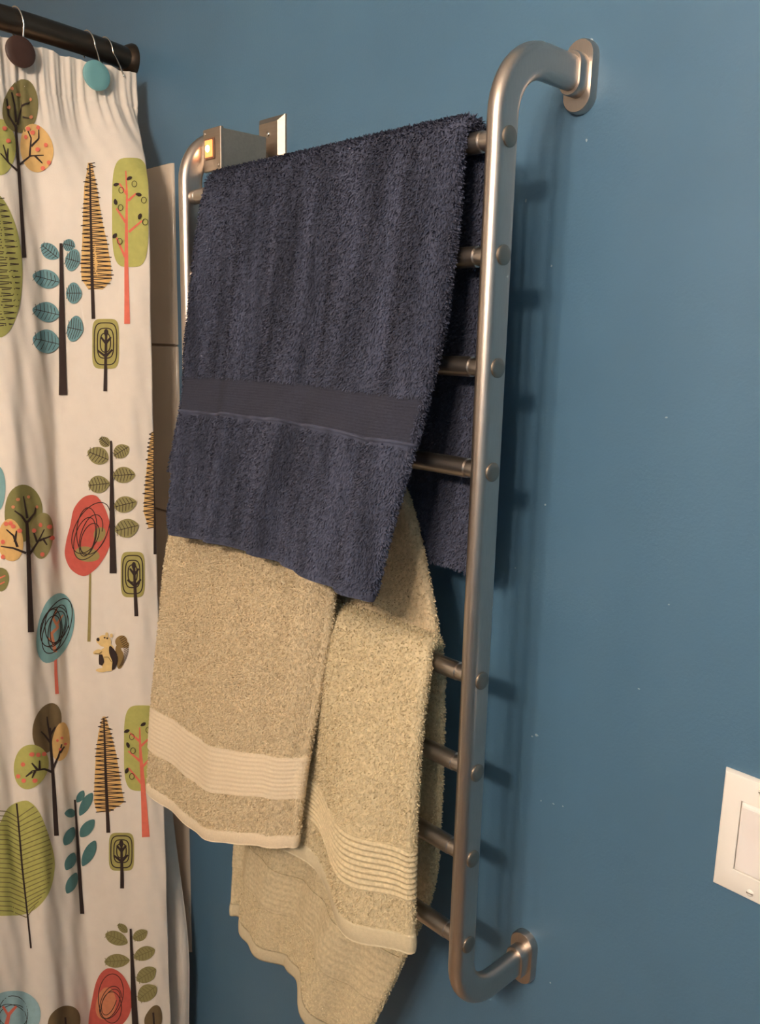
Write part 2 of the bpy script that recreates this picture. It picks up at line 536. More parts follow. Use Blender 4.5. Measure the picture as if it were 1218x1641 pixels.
def thick_mesh(name, P, N, h):
    """closed quilted sheet of half-thickness h with rounded rims"""
    nl, nw = P.shape[:2]
    out_u = np.zeros_like(P)
    eu = P[:, -1] - P[:, -2]; eu /= np.linalg.norm(eu, axis=1, keepdims=True)
    ev = P[:, 0] - P[:, 1]; ev /= np.linalg.norm(ev, axis=1, keepdims=True)
    loops = []
    A = [math.radians(a) for a in (45, 0, -45)]
    for i in range(nl):
        f = 1.0
        if i == 0 or i == nl - 1:
            f = 0.45
        hh = h * f
        row = [P[i, j] + N[i, j] * hh for j in range(nw)]
        for a in A:
            row.append(P[i, -1] + N[i, -1] * hh * math.sin(a) + eu[i] * hh * math.cos(a))
        row += [P[i, j] - N[i, j] * hh for j in range(nw - 1, -1, -1)]
        for a in A:
            row.append(P[i, 0] - N[i, 0] * hh * math.sin(a) + ev[i] * hh * math.cos(a))
        loops.append(row)
    V = np.array(loops); L, K = V.shape[:2]
    faces = []
    for i in range(L - 1):
        b0, b1 = i * K, (i + 1) * K
        for k in range(K):
            k2 = (k + 1) % K
            faces.append((b0 + k, b0 + k2, b1 + k2, b1 + k))
    # close the two hems
    for i in (0, L - 1):
        bidx = i * K
        for j in range(nw - 1):
            a, c = bidx + j, bidx + j + 1
            d, e = bidx + nw + 3 + (nw - 1 - j) - 1, bidx + nw + 3 + (nw - 1 - j)
            faces.append((a, c, d, e))
        faces.append(tuple(bidx + k for k in (nw - 1, nw, nw + 1, nw + 2, nw + 3)))
        faces.append(tuple(bidx + k for k in (2 * nw + 2, 2 * nw + 3, 2 * nw + 4, 2 * nw + 5, 0)))
    return pymesh(name, V.reshape(-1, 3), faces)


def bil(A, s, u):
    nl, nw = A.shape[:2]
    i = np.clip(s * (nl - 1), 0, nl - 1.001); j = np.clip(u * (nw - 1), 0, nw - 1.001)
    i0 = i.astype(int); j0 = j.astype(int)
    fi = (i - i0)[:, None]; fj = (j - j0)[:, None]
    return (A[i0, j0] * (1 - fi) * (1 - fj) + A[i0 + 1, j0] * fi * (1 - fj) + A[i0, j0 + 1] * (1 - fi) * fj + A[i0 + 1, j0 + 1] * fi * fj)


def pile(name, P, N, h, count, s_keep, material, parent, length, width, lift, lay, jitter, side=1, urange=(0, 1), edge=True):
    """terry pile: many little yarn tips on the face of the cloth"""
    s = rng.random(count * 2); u = rng.random(count * 2) * (urange[1] - urange[0]) + urange[0]
    k = s_keep(s, u)
    s, u = s[k][:count], u[k][:count]
    B = bil(P, s, u); n = bil(N, s, u); n /= np.linalg.norm(n, axis=1, keepdims=True)
    n = n * side
    T = np.gradient(P, axis=0); T /= np.linalg.norm(T, axis=2, keepdims=True) + 1e-9
    t = -bil(T, s, u)
    t[t[:, 2] > 0] *= -1
    base = B + n * (h - 0.0005)
    _finish_pile(name, base, n, t, material, parent, length, width, lift, lay, jitter)


def _finish_pile(name, base, n, t, material, parent, length, width, lift, lay, jitter):
    c = len(base)
    w = np.cross(n, t)
    d = n * lift + t * lay + rng.normal(0, jitter, (c, 3))
    d /= np.linalg.norm(d, axis=1, keepdims=True)
    L = length * rng.uniform(0.6, 1.25, (c, 1))
    sd = np.cross(d, n) + rng.normal(0, 0.25, (c, 3))
    sd /= np.linalg.norm(sd, axis=1, keepdims=True) + 1e-9
    W = width * rng.uniform(0.7, 1.3, (c, 1))
    a = base - sd * W / 2; b_ = base + sd * W / 2
    mid = base + d * L * 0.6 + n * L * 0.10
    m1 = mid - sd * W * 0.42; m2 = mid + sd * W * 0.42
    tip = base + d * L - n * L * 0.12
    V = np.stack([a, b_, m2, m1, tip], 1).reshape(-1, 3)
    me = bpy.data.meshes.new(name)
    me.vertices.add(len(V)); me.vertices.foreach_set('co', V.ravel())
    base_i = (np.arange(c) * 5)[:, None]
    loops = (base_i + np.array([0, 1, 2, 3, 3, 2, 4])[None, :]).ravel()
    me.loops.add(len(loops)); me.loops.foreach_set('vertex_index', loops)
    me.polygons.add(2 * c)
    st = (np.arange(c) * 7)[:, None] + np.array([0, 4])[None, :]
    me.polygons.foreach_set('loop_start', st.ravel())
    me.update(calc_edges=True)
    me.validate()
    o = link(name, me, material, parent, smooth=True)
    o['kind'] = 'stuff'
    return o


def rim_pile(name, P, N, h, count, s_lo, s_hi, left, material, parent, length, width, jitter=0.3):
    """pile along one long edge, pointing sideways"""
    s = rng.uniform(s_lo, s_hi, count)
    u = np.zeros(count) + (0.0 if left else 1.0)
    B = bil(P, s, u); n0 = bil(N, s, u)
    E = (P[:, 0] - P[:, 1]) if left else (P[:, -1] - P[:, -2])
    E = E / np.linalg.norm(E, axis=1, keepdims=True)
    e = E[np.clip((s * (len(E) - 1)).astype(int), 0, len(E) - 1)]
    a = rng.uniform(-1.4, 1.4, count)[:, None]
    n = np.cos(a) * e + np.sin(a) * n0
    t = np.tile(np.array([[0, 0, -1.0]]), (count, 1))
    _finish_pile(name, B + n * (h - 0.0005), n, t, material, parent, length, width, 0.8, 0.5, jitter)


def strip(name, P, N, h, s0, s1, prof, material, parent, side=1, rows=40, u0=0.0, u1=1.0, cols=90):
    """woven border: a raised, ribbed strip across the cloth; prof(f in 0..1)-> extra height"""
    ss = np.linspace(s0, s1, rows); uu = np.linspace(u0, u1, cols)
    S, U = np.meshgrid(ss, uu, indexing='ij')
    B = bil(P, S.ravel(), U.ravel()).reshape(rows, cols, 3)
    n = bil(N, S.ravel(), U.ravel()).reshape(rows, cols, 3)
    hh = np.array([prof(f) for f in np.linspace(0, 1, rows)])[:, None, None]
    top = B + side * n * (h + hh)
    bot = B + side * n * (h - 0.002)
    # carry the strip round the rolled selvedges
    for end in (0, -1):
        if abs((u0, u1)[end] - (0, 1)[end]) > 1e-6:
            continue
        e = B[:, end] - B[:, 1 if end == 0 else -2]
        e = (e / np.linalg.norm(e, axis=1, keepdims=True))[:, None, :]
        nb = side * n[:, end][:, None, :]
        an = np.radians([25, 55, 85, 115, 150])[None, :, None]
        T_ = B[:, end][:, None, :] + (nb * np.cos(an) + e * np.sin(an)) * (h + hh)
        B_ = B[:, end][:, None, :] + (nb * np.cos(an) + e * np.sin(an)) * (h - 0.002)
        if end == 0:
            top = np.concatenate([T_[:, ::-1], top], 1); bot = np.concatenate([B_[:, ::-1], bot], 1)
        else:
            top = np.concatenate([top, T_], 1); bot = np.concatenate([bot, B_], 1)
    cols = top.shape[1]
    V = np.concatenate([top.reshape(-1, 3), bot.reshape(-1, 3)])
    K = rows * cols
    f = []
    for i in range(rows - 1):
        for j in range(cols - 1):
            f.append((i * cols + j, i * cols + j + 1, (i + 1) * cols + j + 1, (i + 1) * cols + j))
    for i in range(rows - 1):
        for j in (0, cols - 1):
            f.append((i * cols + j, (i + 1) * cols + j, K + (i + 1) * cols + j, K + i * cols + j))
    for j in range(cols - 1):
        for i in (0, rows - 1):
            f.append((i * cols + j, i * cols + j + 1, K + i * cols + j + 1, K + i * cols + j))
    return link(name, pymesh(name, V, f), material, parent)


def smoothstep(a, b, x):
    t = np.clip((x - a) / (b - a), 0, 1)
    return t * t * (3 - 2 * t)


# ---- navy bath towel over the top rung
front = [(-0.432, -0.045, RY - 0.022, 1.488), (-0.436, -0.046, -0.143, 1.43), (-0.437, -0.049, -0.152, 1.34), (-0.436, -0.062, -0.166, 1.25), (-0.424, -0.074, -0.186, 1.16), (-0.420, -0.084, -0.196, 1.092)]
back = [(-0.445, -0.045, RY + 0.022, 1.485), (-0.445, -0.045, -0.086, 1.42), (-0.445, -0.045, -0.080, 1.30), (-0.44, -0.046, -0.074, 1.20), (-0.43, -0.048, -0.072, 1.10)]
P, s = drape(front, back, ZR[0], 0.009)
nl, nw = P.shape[:2]
tot = s[-1]
U = np.linspace(0, 1, nw)[None, :]; Sm = s[:, None]
Lf = 0.44
N = grid_normals(P)
if N[10, nw // 2, 1] > 0: N = -N
wf = smoothstep(0.40, 0.22, Sm) * 0.7 + 0.3 * smoothstep(Lf, Lf - .06, Sm)
fold = 0.0045 * np.sin(2 * np.pi * (U * 4.2 + 0.1) + Sm * 2) + 0.0028 * np.sin(2 * np.pi * (U * 7.3 + 0.45) - Sm * 3) + 0.0008 * np.sin(2 * np.pi * (U * 12.1 + .2) + Sm * 5)
P = P + N * (fold * wf * (1 - 0.65 * np.exp(-((Sm - 0.172) / 0.035) ** 2)))[:, :, None]
# the near edge of the front falls rolled back towards the rungs, hem dips to that corner
edge = smoothstep(0.90, 1.0, U) * smoothstep(0.46, 0.34, Sm)
P[:, :, 1] += 0.012 * edge
hemw = smoothstep(0.30, 0.0, Sm)
P[:, :, 2] += hemw * (0.010 * np.sin(U * 3.1) - 0.004 * smoothstep(0.55, 1.0, U) - 0.002)
bh = smoothstep(tot - 0.15, tot, Sm)
P[:, :, 2] += bh * (0.035 * smoothstep(0.25, 0.0, U) + 0.05 * smoothstep(0.55, 0.78, 1 - U) * 0 + 0.004 * np.sin(U * 9))
N = grid_normals(P)
if N[10, nw // 2, 1] > 0: N = -N
HN = 0.0055
tw = empty('towel', (-0.24, RY, 1.07), 'plush navy blue bath towel over the top rung', 'towel')
link('terry_cloth', thick_mesh('navy_cloth', P, N, HN), M['navy'], tw)
B0, B1 = 0.150 / tot, 0.193 / tot
strip('woven_band', P, N, HN, B0, B1, lambda f: 0.0006 + 0.0004 * math.sin(f * 90), M['navy_band'], tw)['label'] = 'flat dark woven border band'
strip('band_piping', P, N, HN, B0 - 0.0022 / tot, B0 + 0.0014 / tot, lambda f: 0.0010 + 0.0018 * math.sin(f * math.pi), M['navy'], tw, rows=7)
strip('hem', P, N, HN * .9, 0.001, 0.011 / tot, lambda f: 0.0012 * math.sin(f * math.pi) + .0004, M['navy'], tw, rows=8)
pile('pile', P, N, HN, 120000, lambda s_, u_: ((s_ < B0 - .003 / tot) | (s_ > B1)) & (s_ > 0.006) & (s_ < 0.56), M['navy'], tw, 0.0046, 0.0013, 0.55, 0.75, 0.30)
pile('pile', P, N, HN, 40000, lambda s_, u_: (s_ > 0.54) & (u_ > 0.55), M['navy'], tw, 0.0046, 0.0014, 0.6, 0.6, 0.32, side=-1, urange=(0.5, 1))
rim_pile('pile', P, N, HN, 9000, 0.01, 0.99, False, M['navy'], tw, 0.0046, 0.0013)
rim_pile('pile', P, N, HN, 5000, 0.01, 0.55, True, M['navy'], tw, 0.0042, 0.0013)

# inner layer of the folded navy towel, peeping out along its far edge
G, _s = catmull([[(-0.438, -0.150, 1.335), (-0.36, -0.150, 1.335)], [(-0.456, -0.152, 1.27), (-0.36, -0.154, 1.27)], [(-0.468, -0.163, 1.20), (-0.36, -0.165, 1.20)], [(-0.474, -0.170, 1.158), (-0.36, -0.174, 1.15)]], 60)
_u = np.linspace(0, 1, 24)[None, :, None]
Q = G[:, 0][:, None, :] * (1 - _u) + G[:, 1][:, None, :] * _u
QN = grid_normals(Q)
if QN[5, 5, 1] > 0: QN = -QN
link('folded_layer', thick_mesh('navy_inner', Q, QN, 0.004), M['navy'], tw)
rim_pile('pile', Q, QN, 0.004, 1800, 0.02, 0.99, True, M['navy'], tw, 0.0040, 0.0013)
G, _s = catmull([[(-0.452, -0.180, 1.13), (-0.36, -0.180, 1.13)], [(-0.458, -0.181, 1.11), (-0.36, -0.184, 1.11)], [(-0.446, -0.186, 1.090), (-0.36, -0.188, 1.095)]], 30)
Q = G[:, 0][:, None, :] * (1 - _u) + G[:, 1][:, None, :] * _u
QN = grid_normals(Q)
if QN[5, 5, 1] > 0: QN = -QN
link('folded_layer', thick_mesh('navy_inner_low', Q, QN, 0.0035), M['navy'], tw)
rim_pile('pile', Q, QN, 0.0035, 700, 0.02, 0.99, True, M['navy'], tw, 0.0040, 0.0013)

# ---- light tan towel over the fourth rung
front = [(-0.470, -0.185, RY - 0.020, 1.205), (-0.478, -0.190, -0.148, 1.13), (-0.486, -0.194, -0.162, 1.05), (-0.494, -0.203, -0.174, 0.93), (-0.502, -0.214, -0.184, 0.82), (-0.508, -0.222, -0.190, 0.712)]
back = [(-0.46, -0.150, RY + 0.020, 1.20), (-0.46, -0.125, -0.091, 1.15), (-0.46, -0.10, -0.090, 1.08), (-0.46, -0.084, -0.090, 1.02), (-0.46, -0.075, -0.088, 0.97)]
P, s = drape(front, back, ZR[3], 0.008)
tot = s[-1]; Sm = s[:, None]
N = grid_normals(P)
if N[10, nw // 2, 1] > 0: N = -N
wf = smoothstep(0.5, 0.3, Sm)
fold = 0.004 * np.sin(2 * np.pi * (U * 1.6 + 0.3) + Sm) + 0.0015 * np.sin(2 * np.pi * (U * 4.3) + Sm * 4)
P = P + N * (fold * wf)[:, :, None]
# rolled right-hand edge
P[:, :, 1] += 0.022 * smoothstep(0.86, 1.0, U) ** 2 * wf
P[:, :, 2] += smoothstep(0.35, 0.0, Sm) * (0.046 * smoothstep(.3, 1, U) - 0.010 * np.sin(U * 3.14) - 0.004)
N = grid_normals(P)
if N[10, nw // 2, 1] > 0: N = -N
HT = 0.0065
tw = empty('towel', (-0.33, RY, 0.69), 'light tan terry towel over the fourth rung, hanging lower on the curtain side', 'towel')
link('terry_cloth', thick_mesh('tan_cloth', P, N, HT), M['tan'], tw)
B0, B1 = 0.068 / tot, 0.128 / tot
strip('woven_band', P, N, HT, B0, B1, lambda f: 0.0012 + 0.00016 * math.sin(f * 2 * math.pi * 10), M['tan_band'], tw, rows=80)['label'] = 'smooth ribbed border band'
strip('hem', P, N, HT * .9, 0.001, 0.018 / tot, lambda f: 0.0008 + 0.0012 * math.sin(f * math.pi), M['tan_band'], tw, rows=8)
pile('pile', P, N, HT, 110000, lambda s_, u_: ((s_ < B0) | (s_ > B1)) & (s_ > 0.018 / tot) & (s_ < 0.62), M['tan'], tw, 0.0030, 0.0013, 0.8, 0.35, 0.45)
pile('pile', P, N, HT, 26000, lambda s_, u_: (s_ > 0.55), M['tan'], tw, 0.0030, 0.0013, 0.8, 0.3, 0.45, side=-1, urange=(0.5, 1))
rim_pile('pile', P, N, HT, 5000, 0.02, 0.99, False, M['tan'], tw, 0.0028, 0.0013)
rim_pile('pile', P, N, HT, 4000, 0.14, 0.6, True, M['tan'], tw, 0.0028, 0.0013)

# ---- olive tan towel over the fifth rung
front = [(-0.44, -0.056, RY - 0.022, 1.004), (-0.44, -0.057, -0.141, 0.95), (-0.44, -0.057, -0.145, 0.86), (-0.44, -0.056, -0.148, 0.78), (-0.44, -0.050, -0.150, 0.700)]
back = [(-0.44, -0.078, RY + 0.022, 1.00), (-0.445, -0.080, -0.084, 0.93), (-0.45, -0.084, -0.080, 0.82), (-0.45, -0.094, -0.082, 0.72), (-0.452, -0.128, -0.096, 0.62), (-0.452, -0.188, -0.106, 0.488)]
P, s = drape(front, back, ZR[4], 0.010)
tot = s[-1]; Sm = s[:, None]
N = grid_normals(P)
if N[10, nw // 2, 1] > 0: N = -N
wf = smoothstep(0.30, 0.12, Sm)
fold = 0.016 * np.exp(-((U - 0.84) / 0.11) ** 2) - 0.006 * np.exp(-((U - 0.60) / 0.08) ** 2) + 0.004 * np.sin(U * 17 + Sm * 8)
wb = smoothstep(tot - 0.42, tot - 0.1, Sm)
foldb = 0.010 * np.sin(2 * np.pi * (U * 2.2 + 0.15)) + 0.004 * np.sin(2 * np.pi * U * 5.1)
P = P + N * (fold * wf + foldb * wb)[:, :, None]
P[:, :, 2] += smoothstep(0.22, 0.0, Sm) * (0.02 * smoothstep(.75, .5, U) - 0.012 * np.exp(-((U - 0.8) / 0.14) ** 2) + 0.010)
P[:, :, 2] += smoothstep(tot - 0.2, tot, Sm) * (-0.018 * np.exp(-(U / 0.12) ** 2) * -1 + 0.022 * np.sin(U * 5.0 + .4) - 0.012 + 0.030 * np.exp(-((U - 0.62) / 0.13) ** 2))
N = grid_normals(P)
if N[10, nw // 2, 1] > 0: N = -N
tw = empty('towel', (-0.25, RY, 0.47), 'olive tan terry towel over the fifth rung with the lowest hanging back half', 'towel')
link('terry_cloth', thick_mesh('olive_cloth', P, N, HT), M['olive'], tw)
B0, B1 = 0.062 / tot, 0.120 / tot
strip('woven_band', P, N, HT, B0, B1, lambda f: 0.0012 + 0.0009 * math.sin(f * 2 * math.pi * 9), M['olive'], tw, rows=80)['label'] = 'ribbed border band'
strip('hem', P, N, HT * .9, 0.001, 0.022 / tot, lambda f: 0.0008 + 0.0012 * math.sin(f * math.pi), M['olive_hem'], tw, rows=8)
strip('hem', P, N, HT * .9, 1 - 0.022 / tot, 0.999, lambda f: 0.0008 + 0.0010 * math.sin(f * math.pi), M['olive_hem'], tw, rows=8, side=-1)
strip('woven_band', P, N, HT, 1 - 0.150 / tot, 1 - 0.085 / tot, lambda f: 0.0006 + 0.0002 * math.sin(f * 2 * math.pi * 7), M['olive'], tw, rows=60, side=-1)
pile('pile', P, N, HT, 80000, lambda s_, u_: ((s_ < B0) | (s_ > B1)) & (s_ > 0.022 / tot) & (s_ < 0.45), M['olive'], tw, 0.0030, 0.0013, 0.8, 0.35, 0.45)
pile('pile', P, N, HT, 60000, lambda s_, u_: (s_ > 0.42) & (s_ < 1 - .022 / tot) & ((s_ < 1 - 0.15 / tot) | (s_ > 1 - .085 / tot)), M['olive'], tw, 0.0022, 0.0012, 0.6, 0.5, 0.40, side=-1)
rim_pile('pile', P, N, HT, 6000, 0.03, 0.98, False, M['olive'], tw, 0.0028, 0.0013)

# ------------------------------------------------------------------ curtain rod and hooks
ROD_Z = 1.755


def rod_x(y):
    return -0.862 + 0.16 * (1 - math.exp(-abs(y) / 0.12)) * 0.22 + 0.02 * min(1, abs(y) / .4)


rodp = [(rod_x(-t), -t, ROD_Z) for t in np.linspace(0.004, 1.64, 60)]
rod = empty('curtain_rod', (rod_x(0), 0, ROD_Z), 'dark bronze shower curtain rod fixed to the blue wall', 'curtain rod')
b = MB(); b.tube(rodp, 0.0165, 20); b.build('rod', M['bronze'], rod, auto=60)
b = MB(); b.lathe([(0.025, 0), (0.025, 0.004), (0.022, 0.010), (0.0178, 0.018)], (rod_x(0), 0, ROD_Z), (0, -1, 0), 28); b.build('rod_flange', M['bronze'], rod, auto=40)
b = MB(); b.lathe([(0.025, 0), (0.025, 0.004), (0.022, 0.010), (0.0178, 0.018)], (rod_x(-1.64), Y0, ROD_Z), (0, 1, 0), 28); b.build('rod_flange', M['bronze'], rod, auto=40)

# ------------------------------------------------------------------ printed shower curtain
def YE(z):
    """depth of the free edge: at the hooks it sits by the rod end, lower down it swings clear of the wall"""
    return -0.078 + 0.050 * smoothstep(1.50, 1.70, np.asarray(z, float))


def SX_curt(y, z):
    """curtain surface x(y,z), y,z arrays"""
    y = np.asarray(y, float); z = np.asarray(z, float)
    top = smoothstep(1.50, 1.70, z)
    hem = smoothstep(1.60, 1.68, z) * (1 - 0.5 * smoothstep(1.69, 1.72, z))
    low = smoothstep(1.62, 1.1, z)
    ye = YE(z)
    calm = 1 - 0.75 * smoothstep(ye - 0.06, ye, y)
    low = low * calm
    x = -0.785 - 0.033 * top + (0.107 - 0.082 * top) * smoothstep(ye - 0.12, ye + 0.02, y)
    x = x + 0.011 * low * np.sin(2 * np.pi * (y / 0.125) + 0.8 + 0.4 * np.sin(z * 2.2))
    x = x + 0.005 * low * np.sin(2 * np.pi * (y / 0.052) + z * 1.1)
    x = x + 0.0022 * hem * np.sin(2 * np.pi * y / 0.0165 + 1.6 * np.sin(y * 70)) + 0.0012 * hem * np.sin(2 * np.pi * y / 0.009 + 2 * np.sin(y * 45))
    x = x + 0.0015 * np.exp(-((z - 1.668) / 0.003) ** 2) * -1.0
    x = x + 0.007 * smoothstep(1.2, 1.62, z) * (1 - 0.7 * smoothstep(1.62, 1.70, z)) * np.sin(2 * np.pi * y / 0.082 + 1.0)
    x = x + 0.0012 * np.sin(y * 260 + z * 14) * np.sin(z * 31 + y * 40)
    return x


def curtain_top(y):
    y = np.asarray(y, float)
    return 1.7158 - 0.068 * np.maximum(y, -0.24) + 0.0015 * np.sin(y * 150.0)


ny, nz = 340, 400
fy = np.concatenate([np.linspace(0, 0.64, 130, endpoint=False), np.linspace(0.64, 1, 210)])
tz = np.linspace(0, 1, nz) ** 1.25
Fy, T = np.meshgrid(fy, tz, indexing='ij')
Z = 1.722 * (1 - T) + (-0.12) * T
Y = -1.22 * (1 - Fy) + YE(Z) * Fy
Z = np.where(True, curtain_top(Y) * (1 - T) + (-0.12) * T, Z)
X = SX_curt(Y, Z)
V = np.stack([X, Y, Z], 2)
Vb = V.copy(); Vb[:, :, 0] -= 0.0012
K = ny * nz
allv = np.concatenate([V.reshape(-1, 3), Vb.reshape(-1, 3)])
fs = []
for i in range(ny - 1):
    for j in range(nz - 1):
        a = i * nz + j
        fs.append((a, a + 1, a + nz + 1, a + nz))
        fs.append((K + a, K + a + nz, K + a + nz + 1, K + a + 1))
for j in range(nz - 1):
    for i in (0, ny - 1):
        a = i * nz + j
        fs.append((a, a + 1, K + a + 1, K + a))
for i in range(ny - 1):
    for j in (0, nz - 1):
        a = i * nz + j
        fs.append((a, a + nz, K + a + nz, K + a))
curtain = empty('shower_curtain', (-0.79, -0.3, -0.12), 'cream cotton shower curtain printed with stylised trees and a squirrel', 'curtain')
cloth = link('cloth', pymesh('curtain_cloth', allv, fs), M['curtain'], curtain)

# the bottom of the free edge turns back behind itself and shows beside the printed face
vs = []; nn = 26; mm = 60
for j in range(mm):
    z = 0.72 - (0.72 + 0.12) * j / (mm - 1)
    g = float(smoothstep(0.70, 0.20, z))
    for i in range(nn):
        f = i / (nn - 1)
        y = -0.088 + f * (0.060)
        x = -0.770 + (0.040 + 0.028 * g) * math.sin(f * 1.9) * (0.35 + 0.65 * g) + 0.004 * math.sin(z * 14 + f * 4)
        vs.append((x, y, z))
nv = len(vs)
vs += [(x - 0.0012, y, z) for x, y, z in vs]
fs = []
for j in range(mm - 1):
    for i in range(nn - 1):
        a = j * nn + i
        fs.append((a, a + 1, a + nn + 1, a + nn)); fs.append((nv + a, nv + a + nn, nv + a + nn + 1, nv + a + 1))
for j in range(mm - 1):
    for i in (0, nn - 1):
        a = j * nn + i
        fs.append((a, a + nn, nv + a + nn, nv + a))
link('folded_edge', pymesh('folded_edge', vs, fs), M['curtain'], curtain)

# -------- print: every motif is drawn as flat patches lying on the cloth
INK = {
    'dark': (48, 34, 30), 'olive': (128, 124, 74), 'brownolive': (118, 110, 68), 'tan': (216, 176, 112), 'lime': (176, 174, 98), 'limed': (150, 150, 84),
    'teal': (122, 164, 166), 'tealgrey': (106, 146, 152), 'tealdark': (74, 116, 116), 'coral': (220, 112, 92), 'red': (194, 88, 76), 'sage': (142, 134, 88), 'khaki': (164, 156, 92), 'brown': (110, 92, 62),
    'ltblue': (150, 184, 190), 'leafline': (206, 202, 184), 'stem': (150, 136, 84), 'cream': (224, 194, 132), 'pink': (206, 132, 96), 'bark': (140, 114, 66)}
INKM = {k: mat('print_' + k, v, 0.85, var=0.06, vscale=120) for k, v in INK.items()}


def on_curtain(px, eps):
    """photo measurements (n,2) -> points on the curtain surface"""
    px = np.asarray(px, float)
    d = rt[None] * ((px[:, :1] - IW / 2) / FPX) - up[None] * ((px[:, 1:] - IH / 2) / FPX) + fw[None]
    x = np.full(len(px), -0.785)
    for _ in range(30):
        t = (x - CAM[0]) / d[:, 0]
        yz = CAM[None] + d * t[:, None]
        x = 0.4 * x + 0.6 * SX_curt(np.minimum(yz[:, 1], YE(yz[:, 2])), yz[:, 2])
    global OUT
    OUT = yz[:, 1] > YE(yz[:, 2])
    yz[:, 1] = np.minimum(yz[:, 1], YE(yz[:, 2]) - 0.0003) - PRINT_REPEAT
    yz[:, 2] = np.minimum(yz[:, 2], curtain_top(yz[:, 1]) - 0.002)
    # offset along the local surface normal, towards the room
    e = 1e-3
    gy = (SX_curt(yz[:, 1], yz[:, 2]) - SX_curt(yz[:, 1] - 2 * e, yz[:, 2])) / (2 * e)
    nrm = np.stack([np.ones(len(px)), -gy, np.zeros(len(px))], 1)
    nrm /= np.linalg.norm(nrm, axis=1, keepdims=True)
    p = np.stack([SX_curt(yz[:, 1], yz[:, 2]), yz[:, 1], yz[:, 2]], 1)
    return p + nrm * eps


